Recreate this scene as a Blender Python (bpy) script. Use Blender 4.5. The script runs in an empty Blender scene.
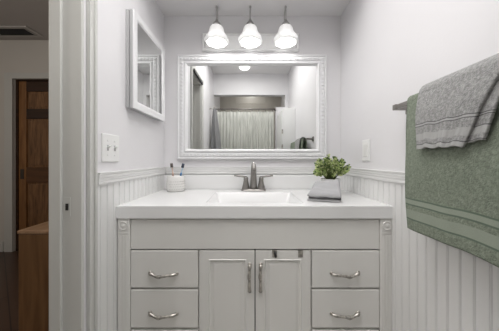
import bpy, bmesh, math, random
from mathutils import Vector, Matrix, noise
random.seed(7)
S = bpy.context.scene
C = S.collection
PI = math.pi

# ------------------------------------------------------------------ camera, world, exposure
cd = bpy.data.cameras.new('camera'); cam = bpy.data.objects.new('camera', cd); C.objects.link(cam)
cam.location = (-0.021, -1.5025, 1.107); cam.rotation_euler = (PI/2, 0, 0)
cd.sensor_width = 36; cd.lens = 213/499*36; cd.shift_y = -0.012; cd.clip_start = 0.01
S.camera = cam
S.view_settings.view_transform = 'Standard'; S.view_settings.look = 'None'
S.view_settings.gamma = 1; S.view_settings.use_curve_mapping = False
S.view_settings.exposure = 0.14
w = bpy.data.worlds.new('world'); S.world = w; w.use_nodes = True
w.node_tree.nodes['Background'].inputs[0].default_value = (0.9, 0.95, 1, 1)
w.node_tree.nodes['Background'].inputs[1].default_value = 0.05
E_BULB = 0.62; E_SHADE = 0.30; E_CEIL = 17.0; E_DOME = 3.5; E_HALL = 25.0
def light(name, typ, loc, energy, size=0.05, rot=(0,0,0), col=(1,1,1)):
    l = bpy.data.lights.new(name, typ); l.energy = energy; l.color = col
    if typ == 'AREA': l.shape = 'DISK'; l.size = size
    else: l.shadow_soft_size = size
    o = bpy.data.objects.new(name, l); C.objects.link(o); o.location = loc; o.rotation_euler = rot
    return o
light('room_fill_light', 'AREA', (-.05, -1.08, 2.5), E_CEIL, 1.0, (0, 0, 0), (1, .985, .97))  # added overhead fill light, no fixture modelled
light('alcove_fill_light', 'AREA', (0, -2.5, 2.5), 2.2, 0.2, (0, 0, 0), (1, .97, .93))  # added fill to lift the dark tub alcove
light('hall_fill_light', 'POINT', (-2.1, -1.25, 2.1), E_HALL, 0.15, (0, 0, 0), (1, .95, .88))  # unseen fill light added to brighten the hall

# ------------------------------------------------------------------ materials
def nodes(name):
    m = bpy.data.materials.new(name); m.use_nodes = True
    nt = m.node_tree; return m, nt, nt.nodes['Principled BSDF']
def mat(name, col, rough=.5, metal=0, bump=0, bscale=200, var=0, vscale=6, spec=.5, stretch=None, coat=0):
    m, nt, b = nodes(name)
    b.inputs['Base Color'].default_value = (*col, 1); b.inputs['Roughness'].default_value = rough
    b.inputs['Metallic'].default_value = metal; b.inputs['Specular IOR Level'].default_value = spec
    b.inputs['Coat Weight'].default_value = coat
    tc = nt.nodes.new('ShaderNodeTexCoord'); src = tc.outputs['Object']
    if stretch:
        mp = nt.nodes.new('ShaderNodeMapping'); mp.inputs['Scale'].default_value = stretch
        nt.links.new(src, mp.inputs[0]); src = mp.outputs[0]
    if var:
        n = nt.nodes.new('ShaderNodeTexNoise'); n.inputs['Scale'].default_value = vscale; n.inputs['Detail'].default_value = 5
        nt.links.new(src, n.inputs['Vector'])
        r = nt.nodes.new('ShaderNodeValToRGB')
        r.color_ramp.elements[0].position = .3; r.color_ramp.elements[1].position = .7
        r.color_ramp.elements[0].color = (*[c*(1-var) for c in col], 1)
        r.color_ramp.elements[1].color = (*[min(1, c*(1+var)) for c in col], 1)
        nt.links.new(n.outputs['Fac'], r.inputs[0]); nt.links.new(r.outputs[0], b.inputs['Base Color'])
    if bump:
        n = nt.nodes.new('ShaderNodeTexNoise'); n.inputs['Scale'].default_value = bscale; n.inputs['Detail'].default_value = 3
        nt.links.new(src, n.inputs['Vector'])
        bp = nt.nodes.new('ShaderNodeBump'); bp.inputs['Strength'].default_value = bump; bp.inputs['Distance'].default_value = .004
        nt.links.new(n.outputs['Fac'], bp.inputs['Height']); nt.links.new(bp.outputs[0], b.inputs['Normal'])
    return m
def glow(name, col, strength, base=.9):
    m, nt, b = nodes(name)
    b.inputs['Base Color'].default_value = (base, base, base, 1); b.inputs['Roughness'].default_value = .3
    b.inputs['Emission Color'].default_value = (*col, 1); b.inputs['Emission Strength'].default_value = strength
    return m
M = {}
M['wall'] = mat('wall_paint', (.76, .75, .765), .45, bump=.06, bscale=90, var=.015, vscale=3)
M['ceil'] = mat('ceiling_paint', (.78, .77, .775), .7, bump=.08, bscale=120)
M['trim'] = mat('trim_gloss', (.80, .80, .795), .32)
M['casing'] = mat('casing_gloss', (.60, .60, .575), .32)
M['cab'] = mat('cabinet_paint', (.79, .78, .755), .42, bump=.04, bscale=30, stretch=(1, 1, .15))
M['cab_dark'] = mat('cabinet_gap', (.12, .115, .105), .7)
M['top'] = mat('cultured_marble', (.84, .84, .84), .18, var=.01, vscale=4)
M['chrome'] = mat('brushed_nickel', (.31, .295, .28), .40, 1)
M['steel'] = mat('satin_steel', (.40, .39, .38), .3, 1)
M['plate_white'] = mat('embossed_white_metal', (.90, .90, .90), .3, bump=.35, bscale=110)
M['chromeb'] = mat('polished_chrome', (.80, .80, .80), .12, 1)
M['pull'] = mat('antique_nickel', (.50, .475, .44), .36, 1, var=.5, vscale=60)
M['mirror'] = mat('mirror_silver', (.79, .80, .79), .015, 1)
M['frame'] = mat('mirror_frame_paint', (.80, .80, .81), .3)
M['cabside'] = mat('cabinet_side_shade', (.42, .42, .425), .4)  # shade on the cabinet's camera-facing side put into this grey
M['plate'] = mat('switch_plastic', (.84, .84, .83), .3)
M['toggle'] = mat('toggle_plastic', (.80, .80, .78), .3)
M['shade'] = glow('opal_glass', (1, .985, .96), E_SHADE, .8)
nt = M['shade'].node_tree; nz = nt.nodes.new('ShaderNodeTexNoise'); nz.inputs['Scale'].default_value = 34; nz.inputs['Detail'].default_value = 3; nz.inputs['Distortion'].default_value = 1.5
rp = nt.nodes.new('ShaderNodeMapRange'); rp.inputs['From Min'].default_value = .3; rp.inputs['From Max'].default_value = .7; rp.inputs['To Min'].default_value = E_SHADE*.6; rp.inputs['To Max'].default_value = E_SHADE*1.5
tcn = nt.nodes.new('ShaderNodeTexCoord'); nt.links.new(tcn.outputs['Object'], nz.inputs['Vector']); nt.links.new(nz.outputs['Fac'], rp.inputs['Value']); nt.links.new(rp.outputs['Result'], nt.nodes['Principled BSDF'].inputs['Emission Strength'])
M['dome'] = glow('dome_glass', (1, .98, .95), E_DOME)
M['hallwall'] = mat('hall_paint', (.62, .59, .55), .6, bump=.06, bscale=90)
M['hallceil'] = mat('hall_ceiling_paint', (.50, .47, .455), .8, bump=.1, bscale=80)
M['tile'] = mat('shower_tile', (.55, .52, .47), .3, var=.06, vscale=5)
M['curtain'] = mat('curtain_fabric', (.60, .605, .565), .8, var=.20, vscale=22, stretch=(3, 3, .2))
M['robe'] = mat('grey_terry', (.23, .23, .235), .95, bump=.6, bscale=300)
M['green'] = mat('green_terry', (.235, .268, .213), .95, bump=1.0, bscale=280, var=.24, vscale=140, spec=.1)
M['green_band'] = mat('green_dobby', (.30, .335, .275), .8, bump=.3, bscale=160, spec=.2, stretch=(1, 1, 8))
M['grey'] = mat('light_grey_terry', (.345, .345, .34), .95, bump=1.0, bscale=280, var=.24, vscale=140, spec=.1)
M['grey_band'] = mat('light_grey_dobby', (.42, .42, .415), .8, bump=.3, bscale=160, spec=.2)
M['seam'] = mat('dark_seam', (.13, .13, .13), .9)
M['gseam'] = mat('green_seam', (.12, .16, .12), .9)
M['fold'] = mat('folded_grey_cotton', (.42, .42, .43), .9, bump=.4, bscale=260, spec=.15)
M['foldedge'] = mat('folded_grey_edge', (.14, .14, .145), .9)
M['pot'] = mat('white_ceramic', (.80, .80, .79), .2)
M['cup'] = mat('cup_ceramic', (.80, .79, .77), .25)
M['cupdot'] = mat('cup_grey_dot', (.50, .49, .47), .4)
M['soil'] = mat('soil', (.08, .06, .04), .95, bump=.5)
M['leaf_a'] = mat('leaf_light', (.64, .69, .36), .5)
M['leaf_b'] = mat('leaf_mid', (.33, .43, .14), .5)
M['leaf_c'] = mat('leaf_dark', (.10, .16, .05), .5)
M['stem'] = mat('stem', (.18, .24, .08), .6)
M['black'] = mat('black_metal_and_shadow', (.02, .02, .02), .4)
M['brass'] = mat('dark_brass', (.09, .075, .06), .45, .6)
M['bluep'] = mat('blue_plastic', (.10, .28, .55), .35)
M['paleblue'] = mat('pale_blue_plastic', (.50, .66, .80), .35)
M['brownp'] = mat('tan_plastic', (.66, .50, .42), .4)
M['whitep'] = mat('white_plastic', (.85, .85, .85), .35)
M['bristle'] = mat('dark_bristle', (.05, .06, .09), .8)
M['bristleb'] = mat('brown_bristle', (.12, .10, .09), .8)
M['vent'] = mat('vent_paint', (.55, .53, .51), .6)
M['ventd'] = mat('vent_dark', (.05, .05, .05), .8)
M['pale_panel'] = mat('pale_gloss', (.64, .61, .56), .25)
M['floor'] = mat('bath_floor_tile', (.55, .53, .50), .4, var=.08, vscale=6)
def wood(name, c1, c2, rough=.4, axis=2, scale=1):
    m, nt, b = nodes(name); b.inputs['Roughness'].default_value = rough
    tc = nt.nodes.new('ShaderNodeTexCoord'); mp = nt.nodes.new('ShaderNodeMapping')
    s = [14*scale]*3; s[axis] = 1.4*scale; mp.inputs['Scale'].default_value = s
    n = nt.nodes.new('ShaderNodeTexNoise'); n.inputs['Scale'].default_value = 2.2; n.inputs['Detail'].default_value = 7
    n.inputs['Distortion'].default_value = .8
    r = nt.nodes.new('ShaderNodeValToRGB'); r.color_ramp.elements[0].position = .32; r.color_ramp.elements[1].position = .68
    r.color_ramp.elements[0].color = (*c1, 1); r.color_ramp.elements[1].color = (*c2, 1)
    nt.links.new(tc.outputs['Object'], mp.inputs[0]); nt.links.new(mp.outputs[0], n.inputs['Vector'])
    nt.links.new(n.outputs['Fac'], r.inputs[0]); nt.links.new(r.outputs[0], b.inputs['Base Color'])
    return m
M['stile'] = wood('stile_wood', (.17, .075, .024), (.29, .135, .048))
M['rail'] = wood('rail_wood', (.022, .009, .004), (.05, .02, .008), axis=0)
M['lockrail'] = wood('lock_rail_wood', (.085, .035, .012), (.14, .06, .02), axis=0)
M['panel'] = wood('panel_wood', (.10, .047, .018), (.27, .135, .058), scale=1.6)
M['chest'] = wood('chest_wood', (.12, .06, .024), (.20, .105, .045))
M['chesttop'] = wood('chest_top_wood', (.26, .15, .08), (.40, .25, .15), axis=1)
def plank_floor():
    m, nt, b = nodes('hall_plank_floor'); b.inputs['Roughness'].default_value = .35
    tc = nt.nodes.new('ShaderNodeTexCoord'); mp = nt.nodes.new('ShaderNodeMapping'); mp.inputs['Rotation'].default_value = (0, 0, math.radians(40))
    br = nt.nodes.new('ShaderNodeTexBrick'); br.inputs['Scale'].default_value = 1
    br.inputs['Brick Width'].default_value = 1.1; br.inputs['Row Height'].default_value = .1; br.inputs['Mortar Size'].default_value = .003
    br.inputs['Color1'].default_value = (.05, .025, .014, 1); br.inputs['Color2'].default_value = (.085, .045, .028, 1); br.inputs['Mortar'].default_value = (.01, .006, .004, 1)
    nt.links.new(tc.outputs['Object'], mp.inputs[0]); nt.links.new(mp.outputs[0], br.inputs['Vector']); nt.links.new(br.outputs['Color'], b.inputs['Base Color'])
    return m
M['planks'] = plank_floor()

# ------------------------------------------------------------------ mesh helpers
def B(): return bmesh.new()
def box(bm, x0, x1, y0, y1, z0, z1, mi=0):
    v = [bm.verts.new((x, y, z)) for x in (x0, x1) for y in (y0, y1) for z in (z0, z1)]
    for q in ((0,1,3,2), (4,6,7,5), (0,4,5,1), (2,3,7,6), (0,2,6,4), (1,5,7,3)):
        f = bm.faces.new([v[i] for i in q]); f.material_index = mi
def tube(bm, pts, rad, n=10, cap=True, mi=0, flat=None):
    pts = [Vector(p) for p in pts]
    if not hasattr(rad, '__len__'): rad = [rad]*len(pts)
    rings = []; up = Vector((0, 0, 1)); last = None
    for i, p in enumerate(pts):
        t = (pts[min(i+1, len(pts)-1)] - pts[max(i-1, 0)]).normalized()
        if last is None:
            a = up if abs(t.dot(up)) < .95 else Vector((1, 0, 0))
            u = t.cross(a).normalized()
        else:
            u = (last - t*last.dot(t)).normalized()
        v = t.cross(u); last = u
        fl = flat or 1
        rings.append([bm.verts.new(p + u*math.cos(2*PI*k/n)*rad[i] + v*math.sin(2*PI*k/n)*rad[i]*fl) for k in range(n)])
    for a, b in zip(rings, rings[1:]):
        for k in range(n):
            f = bm.faces.new((a[k], a[(k+1) % n], b[(k+1) % n], b[k])); f.material_index = mi; f.smooth = True
    if cap:
        for r in (rings[0][::-1], rings[-1]):
            f = bm.faces.new(r); f.material_index = mi
def lathe(bm, prof, c=(0,0,0), n=28, axis='z', mi=0, rfun=None):
    rings = []
    for r, h in prof:
        ring = []
        for k in range(n):
            a = 2*PI*k/n; rr = r*(rfun(a, h) if rfun else 1)
            p = (rr*math.cos(a), rr*math.sin(a), h)
            if axis == 'y': p = (p[0], -p[2], p[1])
            if axis == 'x': p = (p[2], p[0], p[1])
            ring.append(bm.verts.new(Vector(p) + Vector(c)))
        rings.append(ring)
    for a, b in zip(rings, rings[1:]):
        for k in range(n):
            f = bm.faces.new((a[k], a[(k+1) % n], b[(k+1) % n], b[k])); f.material_index = mi; f.smooth = True
    for ring, rev in ((rings[0], True), (rings[-1], False)):
        if (prof[0] if rev else prof[-1])[0] > 1e-5:
            f = bm.faces.new(ring[::-1] if rev else ring); f.material_index = mi
def grid(bm, fn, nu, nv, mi=None):
    V = [[bm.verts.new(fn(i/nu, j/nv)) for j in range(nv+1)] for i in range(nu+1)]
    for i in range(nu):
        for j in range(nv):
            f = bm.faces.new((V[i][j], V[i+1][j], V[i+1][j+1], V[i][j+1])); f.smooth = True
            if mi: f.material_index = mi((i+.5)/nu, (j+.5)/nv)
    return V
def prof_xz_frame(bm, x0, x1, z0, z1, prof, y=0, mi=0):
    """mitred frame: prof is a list of (inset, depth towards -y)"""
    loops = []
    for ins, d in prof:
        loops.append([bm.verts.new(p) for p in ((x0+ins, y-d, z0+ins), (x1-ins, y-d, z0+ins), (x1-ins, y-d, z1-ins), (x0+ins, y-d, z1-ins))])
    for a, b in zip(loops, loops[1:]):
        for k in range(4):
            f = bm.faces.new((a[k], a[(k+1) % 4], b[(k+1) % 4], b[k])); f.material_index = mi
    return loops
def obj(name, bm, m, parent=None, bevel=0, loc=(0,0,0), solid=0, sub=0):
    bmesh.ops.remove_doubles(bm, verts=bm.verts, dist=1e-6)
    bmesh.ops.recalc_face_normals(bm, faces=bm.faces)
    me = bpy.data.meshes.new(name); bm.to_mesh(me); bm.free()
    for k in (m if isinstance(m, (list, tuple)) else [m]): me.materials.append(M[k])
    o = bpy.data.objects.new(name, me); C.objects.link(o); o.location = loc
    if parent: o.parent = parent
    if solid:
        s = o.modifiers.new('solid', 'SOLIDIFY'); s.thickness = solid; s.offset = 0
    if bevel:
        s = o.modifiers.new('bevel', 'BEVEL'); s.width = bevel; s.segments = 2; s.limit_method = 'ANGLE'; s.angle_limit = math.radians(40)
    if sub:
        s = o.modifiers.new('sub', 'SUBSURF'); s.levels = sub; s.render_levels = sub
    return o
def tag(o, label, cat, group=None):
    o['label'] = label; o['category'] = cat
    if group: o['group'] = group
    return o
def thing(name, loc, label, cat, group=None):
    o = bpy.data.objects.new(name, None); C.objects.link(o); o.location = loc; o.empty_display_size = .05
    return tag(o, label, cat, group)
def struct(name, bm, m, bevel=0, parent=None):
    o = obj(name, bm, m, parent, bevel)
    if not parent: o['kind'] = 'structure'
    return o
def dup(root, loc, label, group=None):
    r = root.copy(); C.objects.link(r); r.location = loc; r['label'] = label
    if group: r['group'] = group
    for ch in root.children:
        c = ch.copy(); C.objects.link(c); c.parent = r
        for g in ch.children:
            d = g.copy(); C.objects.link(d); d.parent = c
    return r

# ------------------------------------------------------------------ room shell
L, R = -.6225, .6225; TW = .107           # bath walls, thickness
SOF = 2.119; CEI = 2.53; BACK = -2.06      # soffit, ceiling, far wall with tub alcove
DY0, DY1 = -.730, -1.14; DH = 2.03          # doorway in the left wall
HY = 1.063                                 # hall end wall
ALC = -2.85
b = B(); box(b, L-TW, R+.1, ALC-.1, 0, -.05, 0); struct('floor', b, 'floor')
b = B(); box(b, -3.7, L-TW, -2.4, HY+.12, -.05, 0); struct('floor_hall', b, 'planks')
b = B(); box(b, L, R, 0, .1, 0, CEI); struct('wall_back', b, 'wall')
b = B(); box(b, L-TW, L, DY0, .1, 0, CEI); box(b, L-TW, L, ALC, DY1, 0, CEI); box(b, L-TW, L, DY1, DY0, DH, CEI)
struct('wall_left', b, 'wall')
b = B(); box(b, R, R+.1, ALC, .1, 0, CEI); struct('wall_right', b, 'wall')
b = B(); box(b, L, R, BACK-.1, BACK, 2.183, CEI); box(b, .575, R, BACK-.1, BACK, 0, 2.183); struct('wall_front', b, 'wall')
b = B(); box(b, L-TW, R+.1, ALC-.1, ALC, 0, CEI); struct('wall_alcove', b, 'tile')
b = B(); box(b, .42, .575, BACK-.12, BACK-.04, 0, 1.99); struct('wall_partition', b, 'wall')
b = B(); box(b, L-TW, R+.1, ALC-.1, .1, CEI, CEI+.05); struct('ceiling', b, 'ceil')
b = B(); box(b, L, R, -.45, 0, SOF, CEI); struct('ceiling_soffit', b, 'ceil')
b = B(); box(b, -.30, .30, ALC, ALC+.006, 2.24, 2.40); wn = struct('pale_panel_1', b, 'pale_panel', .001)  # pale glossy panel high on the alcove's rear wall

# hall
b = B(); box(b, -3.7, L-TW, HY, HY+.12, 2.075, 2.545); box(b, -3.7, -2.86, HY, HY+.12, 0, 2.075); box(b, -2.07, L-TW, HY, HY+.12, 0, 2.075)
struct('wall_hall', b, 'hallwall')
b = B(); box(b, -3.8, -3.7, -2.4, HY+.12, 0, 2.545); struct('wall_hall_left', b, 'hallwall')
b = B(); box(b, -3.8, L-TW, -2.5, -2.4, 0, 2.545); struct('wall_hall_front', b, 'hallwall')
b = B(); box(b, L-TW, L-TW+.05, .1, HY+.12, 0, 2.545); struct('wall_hall_right', b, 'hallwall')
b = B(); box(b, -3.8, L-TW, -2.5, HY+.12, 2.545, 2.6); struct('ceiling_hall', b, 'hallceil')
b = B()
box(b, -2.955, -2.86, HY-.02, HY, 0, 2.145); box(b, -2.86, -1.95, HY-.02, HY, 2.075, 2.145); box(b, -2.07, -1.95, HY-.02, HY, 0, 2.075)
struct('trim_1', b, 'casing', .004)
b = B(); box(b, -3.7, -2.98, HY-.015, HY, 0, .12); box(b, -1.95, L-TW, HY-.015, HY, 0, .12); struct('baseboard_hall', b, 'casing', .003)

# doorway casing, jamb and stops
b = B()
for y0, y1, d in ((-.674, -.681, .010), (-.681, -.692, .017), (-.692, -.703, .011), (-.703, -.719, .015)):
    box(b, L, L+d, y1, y0, 0, DH+.09)
for y0, y1, d in ((DY1-.012, DY1-.044, .015), (DY1-.044, DY1-.075, .011), (DY1-.075, DY1-.09, .017)):
    box(b, L, L+d, y1, y0, 0, DH+.09)
box(b, L, L+.015, DY1-.012, -.719, DH+.012, DH+.09)
struct('trim_2', b, 'casing', .003)
b = B()
box(b, L-TW, L+.002, DY0-.012, DY0, 0, DH); box(b, L-TW, L+.002, DY1, DY1+.012, 0, DH); box(b, L-TW, L+.002, DY1, DY0, DH-.012, DH)
box(b, L-TW, L-TW+.042, DY0-.022, DY0-.012, 0, DH-.012); box(b, L-TW, L-TW+.042, DY1+.012, DY1+.022, 0, DH-.012)
jb = struct('trim_3', b, 'casing', .002)
b = B(); box(b, -.683, -.660, DY0-.0135, DY0-.011, .905, .972); sp = struct('strike_plate', b, 'casing', 0, jb)
b = B(); box(b, -.676, -.666, DY0-.0150, DY0-.013, .926, .950); struct('latch_hole', b, 'black', 0, sp)
b = B(); box(b, L+.015, L+.030, DY1-.0, -.74, DH-.005, DH+.03); struct('header_shadow_strip', b, 'black', .002)  # black bar modelled as the dark shadow gap along the doorway head

# wainscot + chair rail
def bead(bm, a0, a1, place, z0, z1, step=.041, th=.008):
    xs = []; t = a0
    prof = []
    while t < a1:
        e = min(t+step, a1)
        prof += [(t, th*.55), (t+.0028, th), (e-.005, th), (e-.0040, th*.65), (e-.003, th*.95), (e-.0012, th*.95)]
        t = e
    prof = [(min(p, a1), h) for p, h in prof]
    lo = [bm.verts.new(place(p, h, z0)) for p, h in prof]; hi = [bm.verts.new(place(p, h, z1)) for p, h in prof]
    for i in range(len(prof)-1): bm.faces.new((lo[i], lo[i+1], hi[i+1], hi[i]))
def rail(bm, a0, a1, place):
    prof = [(1.003, 0), (1.003, .010), (1.011, .016), (1.018, .016), (1.0195, .0145), (1.021, .016), (1.030, .018), (1.0315, .016), (1.033, .018), (1.042, .019), (1.0435, .017), (1.045, .019), (1.055, .022), (1.055, 0)]
    lo = [bm.verts.new(place(a0, h, z)) for z, h in prof]; hi = [bm.verts.new(place(a1, h, z)) for z, h in prof]
    for i in range(len(prof)-1): bm.faces.new((lo[i], lo[i+1], hi[i+1], hi[i]))
    bm.faces.new(lo); bm.faces.new(hi[::-1])
pl = lambda a, h, z: (L+h, -a, z)
pr = lambda a, h, z: (R-h, -a, z)
pb = lambda a, h, z: (a, -h, z)
b = B(); bead(b, .0, .674, pl, .12, 1.005); struct('trim_5', b, 'trim')
b = B(); bead(b, .0, 1.49, pr, .12, 1.005); struct('trim_6', b, 'trim')
b = B(); rail(b, .0, .674, pl); struct('trim_7', b, 'trim')
b = B(); rail(b, .0, 1.49, pr); struct('trim_8', b, 'trim')
b = B(); rail(b, L+.02, R-.02, pb); struct('trim_9', b, 'trim')
b = B(); box(b, L, L+.016, -.66, 0, 0, .12); struct('baseboard_left', b, 'trim', .003)
b = B(); box(b, R-.016, R, -1.49, 0, 0, .12); struct('baseboard_right', b, 'trim', .003)

# hall door
dr = thing('door_1', (-2.475, HY+.05, 0), '', ''); del dr['label']; del dr['category']; dr['kind'] = 'structure'
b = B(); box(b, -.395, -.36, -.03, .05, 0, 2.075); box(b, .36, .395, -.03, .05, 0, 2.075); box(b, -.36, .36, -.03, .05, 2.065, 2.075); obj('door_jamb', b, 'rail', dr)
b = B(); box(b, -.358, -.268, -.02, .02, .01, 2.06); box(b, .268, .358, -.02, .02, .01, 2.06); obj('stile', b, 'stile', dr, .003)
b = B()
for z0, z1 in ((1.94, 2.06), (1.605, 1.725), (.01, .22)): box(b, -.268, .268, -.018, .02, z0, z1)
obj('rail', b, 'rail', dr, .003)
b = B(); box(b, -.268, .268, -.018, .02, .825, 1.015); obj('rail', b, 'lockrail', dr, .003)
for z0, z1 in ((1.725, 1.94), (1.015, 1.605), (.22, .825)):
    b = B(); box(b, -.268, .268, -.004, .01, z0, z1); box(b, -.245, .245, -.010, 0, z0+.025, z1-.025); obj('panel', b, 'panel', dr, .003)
b = B(); box(b, -.335, -.293, -.026, -.0195, .87, .99); obj('latch_plate', b, 'brass', dr, .002)

# ------------------------------------------------------------------ vanity cabinet
FY = -.545; CX = .004
van = thing('vanity_cabinet', (CX, -.28, 0), 'light grey painted vanity cabinet with two doors and six drawers', 'vanity')
def vb(x0, x1, y0, y1, z0, z1, bm): box(bm, x0, x1, y0+.28, y1+.28, z0, z1)
b = B(); vb(-.598, .598, FY+.022, FY+.028, .13, .84, b); vb(-.598, .598, -.020, -.012, .13, .84, b); vb(-.598, .598, FY+.028, -.02, .13, .15, b); vb(-.57, .57, -.47, -.05, .0, .13, b); obj('carcass', b, 'cab_dark', van)
b = B(); vb(-.606, -.598, FY+.03, -.012, .02, .842, b); obj('side_panel', b, 'cab', van); b = B(); vb(.598, .606, FY+.03, -.012, .02, .842, b); obj('side_panel', b, 'cab', van)
for s in (-1, 1):
    b = B(); x0, x1 = sorted((s*.5605, s*.616))
    vb(x0, x1, FY-.006, FY+.05, 0, .842, b)
    post = obj('corner_post', b, 'cab', van, .004)
    b = B(); xm = (x0+x1)/2
    lathe(b, [(.021, 0), (.021, .004), (.018, .006), (.016, .003), (.011, .003), (.008, .005), (0, .006)], (xm, FY-.006+.28, .812), 24, 'y'); obj('rosette', b, 'cab', post)
    b = B()
    for dx in (-.014, -.0, .014): vb(xm+dx-.0035, xm+dx+.0035, FY-.0085, FY-.006, .05, .768, b)
    vb(x0+.004, x1-.004, FY-.0085, FY-.006, .776, .781, b)
    obj('fluting', b, 'cab', post, .0015)
b = B(); vb(-.559, .559, FY, FY+.022, .703, .838, b); obj('apron_panel', b, 'cab', van, .003)
b = B()
for x in (-.2515, .2515): vb(x-.003, x+.003, FY+.008, FY+.022, .15, .70, b)
for z in (.5255, .3455): vb(-.556, -.2545, FY+.016, FY+.022, z-.006, z+.004, b); vb(.2545, .556, FY+.016, FY+.022, z-.006, z+.004, b)
vb(-.556, .556, FY+.006, FY+.022, .13, .172, b)
obj('face_frame', b, 'cab', van)
def pull_bm(bm, vertical=False, flip=1):
    pts, rad = [], []
    n = 28
    for i in range(n+1):
        t = i/n; u = -.060+.12*t
        sag = -.006*math.sin(PI*t) + .0025*math.cos(2*PI*t*1.5)*(1 if t < .5 else .6)
        outp = -.004-.014*math.sin(PI*min(1, max(0, (t-.0)/1.0)))**.6
        r = .0056 + .0032*math.exp(-((t-.06)/.06)**2) + .0030*math.exp(-((t-.4)/.09)**2)+.0018*math.exp(-((t-.86)/.09)**2)
        if vertical: sag *= .25
        p = (u*flip, outp, sag)
        if vertical: p = (sag, outp, -u)
        pts.append(p); rad.append(r)
    tube(bm, pts, rad, 10)
    for i in (0, -1):
        x, y, z = pts[i]
        lathe(bm, [(.0085, 0), (.0085, .002), (.006, .004), (0, .005)], (x, .0, z), 14, 'y')
pull_me = B(); pull_bm(pull_me); hb = obj('handle', pull_me, 'pull'); me_h = hb.data; bpy.data.objects.remove(hb)
pv = B(); pull_bm(pv, True); hb = obj('handle', pv, 'pull'); me_v = hb.data; bpy.data.objects.remove(hb)
pf = B(); pull_bm(pf, False, -1); hb = obj('handle', pf, 'pull'); me_f = hb.data; bpy.data.objects.remove(hb)
def handle(me, parent, loc):
    o = bpy.data.objects.new('handle', me); C.objects.link(o); o.parent = parent; o.location = loc; return o
for x0, x1, me in ((-.5575, -.2565, me_h), (.2565, .5575, me_f)):
    for z0, z1 in ((.532, .697), (.352, .522), (.176, .3395)):
        b = B(); vb(x0, x1, FY-.002, FY+.018, z0, z1, b)
        d = obj('drawer', b, 'cab', van, .002)
        handle(me, d, ((x0+x1)/2-.004, FY-.002+.28, z0+.0655))
for x0, x1, hx in ((-.246, -.0025, -.0245), (.0025, .246, .0245)):
    b = B(); ya = FY-.002+.28; st = .043
    z0, z1 = .176, .697
    prof_xz_frame(b, x0, x1, z0, z1, [(0, -.018), (0, 0), (st-.006, 0), (st-.003, .003), (st, -.001), (st+.003, -.005), (st+.010, -.005), (st+.020, -.002)], ya)
    i = st+.020; v = [b.verts.new(p) for p in ((x0+i, ya+.002, z0+i), (x1-i, ya+.002, z0+i), (x1-i, ya+.002, z1-i), (x0+i, ya+.002, z1-i))]; b.faces.new(v)
    d = obj('cabinet_door', b, 'cab', van, 0)
    handle(me_v, d, (hx, ya, .577))
# clips over the right door
for x, lab, hooked in ((.088, 'dark metal clip hooked over right vanity door, the one nearer the door pulls', True), (.204, 'grey metal clip hooked over right vanity door, farther from the door pulls', False)):
    t = thing('door_clip', (CX+x, FY, .69), lab, 'clip', 'clips over the vanity door')
    b = B(); w_ = .0105
    box(b, -w_, w_, -.0045, -.0022, -.020, .0085); box(b, -w_, w_, -.0045, .005, .0073, .0090); obj('clip_plate', b, 'pull', t, .001)
    b = B()
    if hooked: tube(b, [(.001, -.005, .004), (.002, -.010, -.004), (.004, -.010, -.014), (.004, -.006, -.021)], [.006, .0055, .005, .003], 8)
    else: box(b, -.006, .006, -.0065, -.0045, -.014, .004)
    obj('hook', b, 'black' if hooked else 'pull', t)

# ------------------------------------------------------------------ vanity top
TZ = .90; top = thing('countertop', (0, -.28, .85), 'white moulded vanity top with rectangular recessed sink', 'countertop')
x0, x1, y0, y1 = -.6165, .6205, -.557, -.002
sx0, sx1, sy0, sy1 = -.231, .239, -.492, -.150
b = B()
def vv(x, y, z): return b.verts.new((x, y+.28, z-.85))
def ring_rect(xa, xb, ya, yb, z): return [vv(xa, ya, z), vv(xb, ya, z), vv(xb, yb, z), vv(xa, yb, z)]
r0 = ring_rect(x0, x1, y0, y1, .844); r1 = ring_rect(x0, x1, y0, y1, TZ); r2 = ring_rect(sx0, sx1, sy0, sy1, TZ)
for a, c in ((r0, r1), (r1, r2)):
    for k in range(4): b.faces.new((a[k], a[(k+1) % 4], c[(k+1) % 4], c[k]))
r3 = ring_rect(sx0, sx1, sy0, sy1, .844)
for k in range(4): b.faces.new((r0[k], r0[(k+1) % 4], r3[(k+1) % 4], r3[k]))
obj('slab', b, 'top', top, .004)
b = B()
def rrect(xa, xb, ya, yb, rr, z, n=5):
    out = []
    for cx, cy, a0 in ((xb-rr, yb-rr, 0), (xa+rr, yb-rr, PI/2), (xa+rr, ya+rr, PI), (xb-rr, ya+rr, 1.5*PI)):
        for k in range(n+1):
            a = a0+PI/2*k/n; out.append(vv(cx+rr*math.cos(a), cy+rr*math.sin(a), z))
    return out
e = .0005
rs = [rrect(sx0-e, sx1+e, sy0-e, sy1+e, .002, TZ-.001), rrect(sx0+.002, sx1-.002, sy0+.003, sy1-.002, .012, TZ-.005), rrect(sx0+.018, sx1-.018, sy0+.02, sy1-.026, .02, TZ-.06), rrect(sx0+.034, sx1-.034, sy0+.034, sy1-.044, .03, TZ-.10), rrect(sx0+.06, sx1-.06, sy0+.06, sy1-.07, .03, TZ-.108)]
for a, c in zip(rs, rs[1:]):
    n = len(a)
    for k in range(n): b.faces.new((a[k], a[(k+1) % n], c[(k+1) % n], c[k])).smooth = True
b.faces.new(rs[-1])
obj('basin', b, 'top', top)
b = B(); lathe(b, [(.0, .0), (.024, 0), (.024, .003), (.018, .004), (.016, .001), (0, .001)], (.004, -.03, -.0575), 20); obj('drain', b, 'chromeb', top)
b = B(); box(b, x0, x1, -.022, -.001, TZ+.0003, 1.0); tag(obj('backsplash', b, 'top', None, .005), 'white low backsplash standing along the rear of the white counter', 'backsplash')

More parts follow.
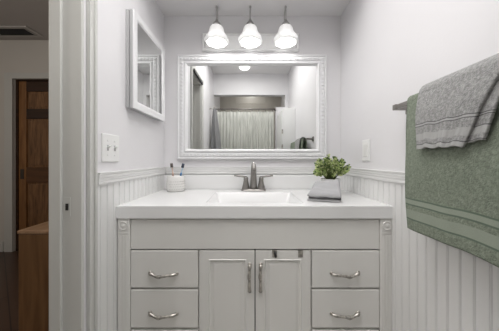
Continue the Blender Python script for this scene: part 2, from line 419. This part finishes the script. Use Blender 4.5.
# ------------------------------------------------------------------ faucet
fc = thing('faucet', (.006, -.085, TZ), 'brushed nickel two handle faucet behind the sink', 'faucet')
b = B()
r_ = [(.083, .028, 0), (.083, .028, .004), (.076, .022, .012), (.07, .018, .014)]
def rr_ring(hx, hy, z, n=6):
    out = []; rr = min(hx, hy)*.9
    for cx, cy, a0 in ((hx-rr, hy-rr, 0), (-hx+rr, hy-rr, PI/2), (-hx+rr, -hy+rr, PI), (hx-rr, -hy+rr, 1.5*PI)):
        for k in range(n+1):
            a = a0+PI/2*k/n; out.append(b.verts.new((cx+rr*math.cos(a), cy+rr*math.sin(a), z)))
    return out
rs = [rr_ring(*q) for q in r_]
for a, c in zip(rs, rs[1:]):
    for k in range(len(a)): b.faces.new((a[k], a[(k+1) % len(a)], c[(k+1) % len(a)], c[k]))
b.faces.new(rs[0][::-1]); b.faces.new(rs[-1]); obj('base_plate', b, 'chrome', fc)
b = B()
pts = [(0, 0, .012), (0, 0, .05), (0, -.002, .10), (0, -.006, .135), (0, -.02, .160), (0, -.045, .172), (0, -.075, .168), (0, -.10, .152), (0, -.108, .140)]
tube(b, pts, [.025, .022, .0195, .018, .0165, .015, .014, .013, .0125], 16); obj('spout', b, 'chrome', fc)
b = B(); lathe(b, [(.007, 0), (.008, .012), (.005, .02), (0, .021)], (0, -.02, .172), 12)
obj('lift_rod', b, 'chromeb', fc)
for s in (-1, 1):
    b = B(); lathe(b, [(.028, .012), (.0255, .022), (.0185, .048), (.0145, .068), (.0155, .080), (.013, .090), (0, .094)], (s*.051, 0, 0), 20)
    h = obj('handle', b, 'chrome', fc)
    b = B(); tube(b, [(s*.044, 0, .090), (s*.07, -.003, .094), (s*.10, -.006, .098), (s*.128, -.01, .101)], [.0075, .0085, .009, .008], 10, flat=.75); obj('lever', b, 'chrome', h)

# ------------------------------------------------------------------ things on the counter
cup = thing('toothbrush_holder', (-.504, -.105, TZ), 'white speckled ceramic toothbrush cup at left end of counter', 'cup')
b = B(); lathe(b, [(0, .0005), (.050, .0005), (.056, .006), (.058, .03), (.057, .07), (.055, .098), (.053, .101), (.050, .098), (.050, .02), (0, .016)], n=36)
body = obj('cup_body', b, 'cup', cup)
b = B()
for j in range(4):
    for k in range(12):
        a = -PI/2 + (k-2.0+(j % 2)*.5)*.19; z = .018+.016*j; r = .0573
        bmesh.ops.create_icosphere(b, subdivisions=1, radius=.0032, matrix=Matrix.Translation((r*math.cos(a), r*math.sin(a), z)))
obj('dots', b, 'cupdot', body)
def brush(loc, tip, mk, bk, label):
    t = thing('toothbrush', loc, label, 'toothbrush', 'toothbrushes in the cup')
    T = Vector(tip); b = B()
    tube(b, [Vector((0, 0, 0)), T*.35, T*.7, T*.82, T], [.0048, .0055, .0035, .0038, .005], 10); obj('handle', b, 'paleblue' if mk == 'bluep' else mk, t)
    b = B(); d = T.normalized()
    tube(b, [T*.86+Vector((0, -.006, 0)), T*1.03+Vector((0, -.006, 0))], [.0085, .0085], 10); obj('bristles', b, bk, t)
    b = B(); tube(b, [T*.52, T*.64], [.0062, .0058], 10); obj('grip', b, mk, t)
brush((-.513, -.106, TZ+.0225), (-.016, -.004, .155), 'brownp', 'bristleb', 'tan toothbrush leaning left in the white cup')
brush((-.493, -.104, TZ+.0225), (.040, -.004, .153), 'bluep', 'bristle', 'blue and white toothbrush leaning right in the white cup')

pt = thing('potted_plant', (.455, -.25, TZ), 'small leafy green plant in round white pot', 'plant')
b = B(); lathe(b, [(0, .0005), (.043, .0005), (.047, .005), (.055, .09), (.057, .094), (.053, .095), (.050, .085), (.0, .08)], n=32); obj('pot', b, 'pot', pt)
b = B(); lathe(b, [(0, .0815), (.0498, .0815), (.049, .086), (0, .089)], n=20); obj('soil', b, 'soil', pt)
b = B(); bs = B()
for i in range(80):
    th = random.uniform(0, 2*PI); ph = math.acos(random.uniform(-.25, 1)); R_ = random.uniform(.075, .108)
    tip = Vector((R_*1.02*math.sin(ph)*math.cos(th), R_*.95*math.sin(ph)*math.sin(th), .145 + R_*.82*math.cos(ph)))
    base = Vector((.02*math.cos(th), .02*math.sin(th), .088))
    mid = base.lerp(tip, .5) + Vector((0, 0, .02))
    tube(bs, [base, mid, tip], [.0016, .0013, .0008], 5)
    for k in range(15):
        t = .42 + .6*k/14; p = (base*(1-t)**2 + mid*2*t*(1-t) + tip*t*t) if t <= 1 else tip
        d = (tip-mid).normalized()
        a = k*2.4 + th; side = d.cross(Vector((math.cos(a), math.sin(a), .3))).normalized()
        ax = (side + d*.5).normalized(); nn = ax.cross(d).normalized()
        if nn.length < .1: continue
        wv = ax.cross(nn).normalized(); ln = random.uniform(.013, .020); wd = ln*.36
        q = [p, p+ax*ln*.35+wv*wd+nn*.002, p+ax*ln*.75+wv*wd*.8+nn*.002, p+ax*ln-nn*.002, p+ax*ln*.75-wv*wd*.8+nn*.002, p+ax*ln*.35-wv*wd+nn*.002]
        vs = [b.verts.new(x) for x in q]; c1 = b.verts.new(p+ax*ln*.55)
        mi = random.choices((0, 1, 2), (4, 5, 3))[0]
        for k2 in range(6):
            f = b.faces.new((vs[k2], vs[(k2+1) % 6], c1)); f.material_index = mi; f.smooth = True
obj('stems', bs, 'stem', pt); obj('foliage', b, ['leaf_a', 'leaf_b', 'leaf_c'], pt)

# folded cloth leaning against the pot
ft = thing('folded_towel', (.262, -.448, TZ), 'folded grey washcloth propped against the plant pot', 'towel')
def cloth_layer(t0, t1, ins, seed):
    b = B(); nu, nv = 20, 20
    def base(u, v):
        u = ins+(1-ins)*u; v = ins*.5+(1-ins*.5)*v
        uu = u+(1-u)*.20*v
        rise = (.048+.026*u)*v**1.1
        return Vector((.150*uu+.041*v, -.050*uu+.123*v, .0012+rise + .0035*math.sin(v*9+u*2)*v))
    def f(u, v, h):
        e = min(1, min(u, 1-u, v, 1-v)*8); c = (t0+t1)/2
        hh = c+(h-c)*math.sqrt(max(.02, 1-(1-e)**2))
        n_ = noise.noise(Vector((u*3+seed, v*3, seed)))*.0045 + noise.noise(Vector((u*2+v*6, v*2, seed)))*.003
        return base(u, v) + Vector((-.06, -.25, .97))*(hh + n_*min(1, t0*90))
    Vt = grid(b, lambda u, v: f(u, v, t1), nu, nv); Vb = grid(b, lambda u, v: f(u, v, t0), nu, nv)
    for i in range(nu):
        for j in (0, nv): b.faces.new((Vt[i][j], Vt[i+1][j], Vb[i+1][j], Vb[i][j])).smooth = True
    for j in range(nv):
        for i in (0, nu): b.faces.new((Vt[i][j], Vt[i][j+1], Vb[i][j+1], Vb[i][j])).smooth = True
    return b
for nm, t0, t1, ins, mk in (('lower_fold', 0, .012, 0, 'fold'), ('inner_fold', .0122, .0165, .05, 'foldedge'), ('upper_fold', .0167, .040, .01, 'fold')):
    obj(nm, cloth_layer(t0, t1, ins, 3.1+t0*100), mk, ft)

# ------------------------------------------------------------------ wall mirror
mr = thing('wall_mirror', (-.003, -.002, 1.471), 'large white framed wall mirror with carved border above the sink', 'mirror')
b = B(); mx0, mx1, mz0, mz1 = -.521, .521, -.362, .364
prof_xz_frame(b, mx0, mx1, mz0, mz1, [(.0, 0), (.0, .020), (.004, .025), (.010, .025), (.014, .020), (.018, .020), (.022, .024), (.040, .024), (.044, .020), (.050, .020), (.054, .029), (.060, .030), (.065, .025), (.070, .010), (.072, .004), (.072, 0)])
st = .0245
def carve(cx, cz, wx, wz):
    box(b, cx-wx/2, cx+wx/2, -.0315, -.0235, cz-wz/2, cz+wz/2)
n = int((mx1-mx0-.04)/st)
for i in range(n):
    x = mx0+.031 + (mx1-mx0-.062)*i/(n-1)
    carve(x, mz1-.031, .013, .014); carve(x, mz0+.031, .013, .014)
n = int((mz1-mz0-.04)/st)
for i in range(1, n-1):
    z = mz0+.031 + (mz1-mz0-.062)*i/(n-1)
    carve(mx0+.031, z, .014, .013); carve(mx1-.031, z, .014, .013)
obj('frame', b, 'frame', mr, .0012)
b = B(); box(b, mx0+.068, mx1-.068, -.006, -.001, mz0+.068, mz1-.068); obj('mirror_glass', b, 'mirror', mr)

# mirrored cabinet on the left wall
mc = thing('mirror_cabinet', (L, -.283, 1.597), 'white framed mirror cabinet on the left wall', 'mirror')
b = B(); box(b, .0005, .018, -.187, .187, -.238, .238); box(b, .018, .022, -.183, .183, -.234, .234); box(b, .022, .036, -.1885, .1885, -.2395, .2395); obj('cabinet_box', b, 'cabside', mc, .001)
b = B()
def side_frame(bm, y0, y1, z0, z1, prof):
    loops = []
    for ins, d in prof: loops.append([bm.verts.new(p) for p in ((d, y0+ins, z0+ins), (d, y1-ins, z0+ins), (d, y1-ins, z1-ins), (d, y0+ins, z1-ins))])
    for a, c in zip(loops, loops[1:]):
        for k in range(4): bm.faces.new((a[k], a[(k+1) % 4], c[(k+1) % 4], c[k]))
side_frame(b, -.189, .189, -.240, .240, [(0, .0363), (0, .042), (.002, .0435), (.028, .0435), (.034, .042), (.040, .0385), (.040, .0363)])
obj('door_frame', b, 'frame', mc)
b = B(); box(b, .0362, .038, -.152, .152, -.203, .203); obj('mirror_glass', b, 'mirror', mc)

# ------------------------------------------------------------------ vanity light
vl = thing('vanity_light', (-.014, -.001, 1.926), 'three shade vanity light on white backplate above the mirror', 'light')
b = B(); prof_xz_frame(b, -.337, .337, -.061, .061, [(0, 0), (0, .018), (.008, .026), (.014, .026), (.018, .022)])
box(b, -.314, .314, -.022, -.001, -.043, .043); obj('back_plate', b, 'plate_white', vl, .002)
for sx in (-.221, -.002, .229):
    b = B(); yy = -.112
    lathe(b, [(.014, 0), (.014, .006), (.010, .012), (0, .013)], (sx, -.022, .015), 16, 'y')
    tube(b, [(sx, -.025, .015), (sx, -.05, .03), (sx, -.062, .09), (sx, -.078, .155), (sx, -.092, .182), (sx, yy+.006, .184), (sx, yy, .165), (sx, yy, .07)], .0048, 10)
    lathe(b, [(0, .172), (.005, .169), (.008, .163), (.006, .156), (0, .152)], (sx, yy+.004, .016), 12)
    arm = obj('arm', b, 'steel', vl)
    b = B(); lathe(b, [(0, .094), (.008, .092), (.012, .082), (.020, .073), (.026, .063), (.027, .045), (.0, .045)], (sx, yy, .0), 20); obj('socket_cup', b, 'steel', arm)
    b = B()
    prof = [(.026, .047), (.036, .043), (.042, .034), (.0455, .020), (.049, .007), (.055, -.006), (.065, -.020), (.0735, -.033), (.0755, -.042), (.072, -.052), (.065, -.058)]
    scal = lambda a, h: 1+.045*math.sin(a*8)*min(1, max(0, (.03-h)/.07))
    lathe(b, prof, (sx, yy, 0), 48, rfun=scal)
    for f in [f for f in b.faces if len(f.verts) > 4]: b.faces.remove(f)
    obj('shade', b, 'shade', vl, solid=.003)
    light('bulb_light', 'POINT', (-.014+sx, -.113, 1.926-.03), E_BULB, .03, col=(1, .985, .96))

# ------------------------------------------------------------------ switches
sw = thing('switch_plate', (L, -.584, 1.156), 'white double toggle switch plate on the left wall', 'switch')
b = B(); box(b, .0005, .006, -.056, .056, -.059, .059); obj('plate', b, 'plate', sw, .003)
for y in (-.023, .023):
    b = B(); box(b, .006, .0068, y-.0055, y+.0055, -.012, .012); t = obj('toggle', b, 'cabside', sw)
    b = B(); tube(b, [(.006, y, 0), (.012, y, .004), (.019, y, .010)], [.0055, .0048, .004], 8); obj('lever', b, 'toggle', t)
    for z in (-.03, .03):
        b = B(); lathe(b, [(.003, 0), (.0028, .001), (0, .0013)], (.006, y, z), 10, 'x'); obj('screw', b, 'plate', sw)
ou = thing('switch_plate', (R, -.333, 1.157), 'white single rocker switch plate on the right wall', 'switch')
b = B(); box(b, -.006, -.0005, -.036, .036, -.058, .058); obj('plate', b, 'plate', ou, .003)
b = B(); box(b, -.0095, -.006, -.017, .017, -.034, .034); obj('rocker', b, 'toggle', ou, .002)

# ------------------------------------------------------------------ towel bar and towels
XB, ZB = .560, 1.314
tb = thing('towel_bar', (XB, -.646, ZB), 'brushed nickel towel bar on right wall', 'towel bar')
b = B(); box(b, -.005, .005, -.81, .0, -.009, .009); obj('bar', b, 'chrome', tb, .002)
for y in (-.012, -.80):
    b = B(); box(b, -.009, .053, y-.010, y+.010, -.011, .011); box(b, .053, .0615, y-.024, y+.024, -.024, .024); obj('bracket', b, 'chrome', tb, .003)
def drape(name, yA, yB, r, zf, zbk, bulge, mats, mfun, seed, wr, label, cat, edge=None, thick=.007, nu=70, nv=110, parent=None):
    """cloth hung over the bar; u along the bar from yA to yB, v from the front hem over the bar to the back hem"""
    Lf = ZB-zf; La = PI*r; Lb = ZB-zbk; T = Lf+La+Lb
    def fn(u, v):
        s = v*T
        if s < Lf:
            z = zf+s; t = 1-s/Lf; x = XB-r-bulge*math.sin(min(1, t*1.6)*PI/2)
        elif s < Lf+La:
            a = (s-Lf)/r; x = XB-r*math.cos(a); z = ZB+r*math.sin(a); t = 0
        else:
            z = ZB-(s-Lf-La); x = XB+r; t = 0
        a_, b_ = yA, yB
        if edge: a_, b_ = edge(a_, b_, min(1, s/Lf))
        y = a_+(b_-a_)*u
        k = min(1, t*2)
        x += wr*k*(noise.noise(Vector((u*5+seed, z*2.5, seed))) + .5*noise.noise(Vector((u*13, z*6, seed+4))))
        y += .004*noise.noise(Vector((seed, u*2, z*9)))
        z += .006*noise.noise(Vector((u*6, seed+9, 0)))*t
        return (x, y, z)
    bm = B(); grid(bm, fn, nu, nv, lambda u, v: mfun(zf+v*T if v*T < Lf else 9, u))
    o = obj(name, bm, mats, parent, solid=thick)
    if label: tag(o, label, cat)
    return o
def gm(z, u):
    if .972 < z < .976 or .937 < z < .9405 or .869 < z < .8725: return 2
    if .956 < z <= .972 or .9085 < z <= .937 or z < .868: return 1
    if .9525 < z <= .956 or .905 < z <= .9085: return 2
    return 0
drape('bath_towel', -.768, -1.41, .0175, .872, .90, .014, ['green', 'green_band', 'gseam'], gm, 1.7, .007, 'sage green bath towel hanging over the towel bar', 'towel', nv=190,
      edge=lambda a, c, t: (a+.022*t, c))
def hm(z, u):
    if 1.1855 < z < 1.1875 or 1.2085 < z < 1.2105 or 1.215 < z < 1.217 or 1.152 < z < 1.154: return 2
    if 1.166 < z < 1.1855 or 1.2105 < z < 1.215 or z <= 1.152: return 1
    return 0
ht = thing('hand_towel', (0, 0, 0), 'light grey hand towel hung over the green bath towel', 'towel')
drape('outer_fold', -.828, -.968, .034, 1.140, 1.18, .016, ['grey', 'grey_band', 'seam'], hm, 5.2, .007, None, None, nv=170,
      edge=lambda a, c, t: (a+.010*t, c-.085*t), thick=.008, parent=ht)
drape('inner_fold', -.845, -1.012, .0255, 1.150, 1.19, .014, ['grey', 'grey_band', 'seam'], hm, 9.4, .004, None, None, nv=150,
      edge=lambda a, c, t: (a+.010*t, c-.05*t), thick=.006, parent=ht)

# ------------------------------------------------------------------ hall things
ch = thing('wooden_chest', (-.965, -.115, 0), 'brown wooden chest standing in the hall outside the doorway', 'chest')
b = B(); box(b, -.205, .205, -.33, .36, .0, .737); obj('chest_body', b, 'chest', ch, .004)
b = B(); box(b, -.2075, .2075, -.333, .363, .737, .755); obj('chest_lid', b, 'chesttop', ch, .004)
vt = thing('ceiling_vent', (-2.68, .885, 2.545), 'grey metal air vent in the hall ceiling', 'vent')
b = B()
def flat_frame(bm, hx, hy, ins, z0, z1):
    box(bm, -hx, hx, -hy, -hy+ins, z0, z1); box(bm, -hx, hx, hy-ins, hy, z0, z1); box(bm, -hx, -hx+ins, -hy+ins, hy-ins, z0, z1); box(bm, hx-ins, hx, -hy+ins, hy-ins, z0, z1)
flat_frame(b, .26, .10, .035, -.012, -.0005); box(b, .19, .225, -.065, .065, -.010, -.0005); box(b, -.225, -.19, -.065, .065, -.010, -.0005); obj('vent_frame', b, 'vent', vt, .003)
b = B(); box(b, -.225, .225, -.065, .065, -.003, -.001); obj('backing', b, 'ventd', vt)
for k in range(6):
    b = B(); y = -.055+.022*k; box(b, -.225, .225, y-.002, y+.004, -.011, -.003); obj('slat', b, 'ventd', vt)

# ------------------------------------------------------------------ room behind, seen in the mirror
cl = thing('ceiling_light', (-.096, -1.74, CEI), 'round glass ceiling light seen in the mirror', 'light')
b = B(); lathe(b, [(0, 0), (.06, -.0005), (.056, -.018), (.03, -.024), (0, -.024)], n=28); obj('canopy', b, 'chromeb', cl)
b = B(); lathe(b, [(.074, -.026), (.076, -.031), (.066, -.046), (.045, -.057), (.015, -.062), (0, -.063)], n=32, rfun=lambda a, h: 1+.03*math.cos(a*10)); obj('glass_dome', b, 'dome', cl)
b = B(); lathe(b, [(0, -.063), (.007, -.065), (.005, -.071), (0, -.075)], n=12); obj('finial', b, 'chromeb', cl)
rd = thing('shower_rod', (0, -2.10, 1.955), 'metal shower curtain rod across the tub alcove', 'curtain rod')
b = B(); tube(b, [(L+.003, 0, 0), (.4175, 0, 0)], .010, 12); obj('rod', b, 'chrome', rd)
for x, s in ((L+.001, 1), (.4195, -1)):
    b = B(); lathe(b, [(.034, 0), (.034, .006*s), (.02, .02*s), (.014, .022*s)], (x, 0, 0), 18, 'x'); obj('flange', b, 'chrome', rd)
NR = 9; cx0, cx1 = -.57, .385
for k in range(NR):
    x = cx0+.02+(cx1-cx0-.04)*k/(NR-1)
    b = B(); n = 16
    tube(b, [(0, .022*math.sin(2*PI*i/n), .026*math.cos(2*PI*i/n)-.014) for i in range(n+1)], .0035, 6, cap=False)
    o = obj('curtain_ring', b, 'chrome', None, 0, (x, -2.10, 1.955)); tag(o, 'metal ring holding the shower curtain on its rod', 'ring', 'rings on the shower rod')
b = B()
def cf(u, v):
    x = cx0+(cx1-cx0)*u; z = 1.915-v*1.80
    return (x, -2.10+(.007+.015*min(1, v*3))*math.sin(u*2*PI*17+.5*math.sin(u*9)) , z-.008*math.sin(PI*u*(NR-1))**2*(1-v))
grid(b, cf, 260, 24)
tag(obj('shower_curtain', b, 'curtain', solid=.002), 'pale grey pleated shower curtain seen in the mirror', 'curtain')
hk = thing('wall_hook', (L, -1.74, 1.88), 'metal hook on the left wall holding a dark towel', 'hook')
b = B(); lathe(b, [(.018, .0005), (.018, .005), (.01, .009), (0, .009)], (0, 0, 0), 14, 'x'); obj('hook_base', b, 'pull', hk)
b = B(); tube(b, [(.006, 0, 0), (.05, 0, -.01), (.075, 0, .005), (.08, 0, .03)], .006, 8); obj('prong', b, 'pull', hk)
b = B()
def tf(u, v):
    a = 2*PI*u; gath = .25+.75*min(1, v*1.3)**.7
    k = 1+.25*math.sin(a*5+v*2)
    return (L+.075+ (.070*gath*k)*math.cos(a)+.03*v, -1.74+.10*gath*k*math.sin(a), 1.87-.85*v)
grid(b, tf, 60, 40)
tag(obj('hanging_towel', b, 'robe'), 'dark grey towel hanging from a wall hook, seen in the mirror', 'towel')
lc = thing('linen_cabinet', (.5255, -1.775, 0), 'tall white cabinet against the right wall, seen in the mirror', 'cabinet')
b = B(); box(b, -.075, .096, -.275, .275, 0, 1.83); obj('cabinet_body', b, 'trim', lc, .004)
b = B(); box(b, -.0925, -.0755, -.270, .270, .06, 1.81); d = obj('cabinet_door', b, 'trim', lc, .004)
for z in (.35, 1.29, 1.50):
    b = B(); box(b, -.097, -.0755, .270, .277, z-.03, z+.03); obj('hinge', b, 'pull', d)
b = B(); lathe(b, [(.006, 0), (.006, -.012), (.014, -.018), (.012, -.026), (0, -.028)], (-.0925, -.2, 1.2), 14, 'x'); obj('knob', b, 'pull', d)
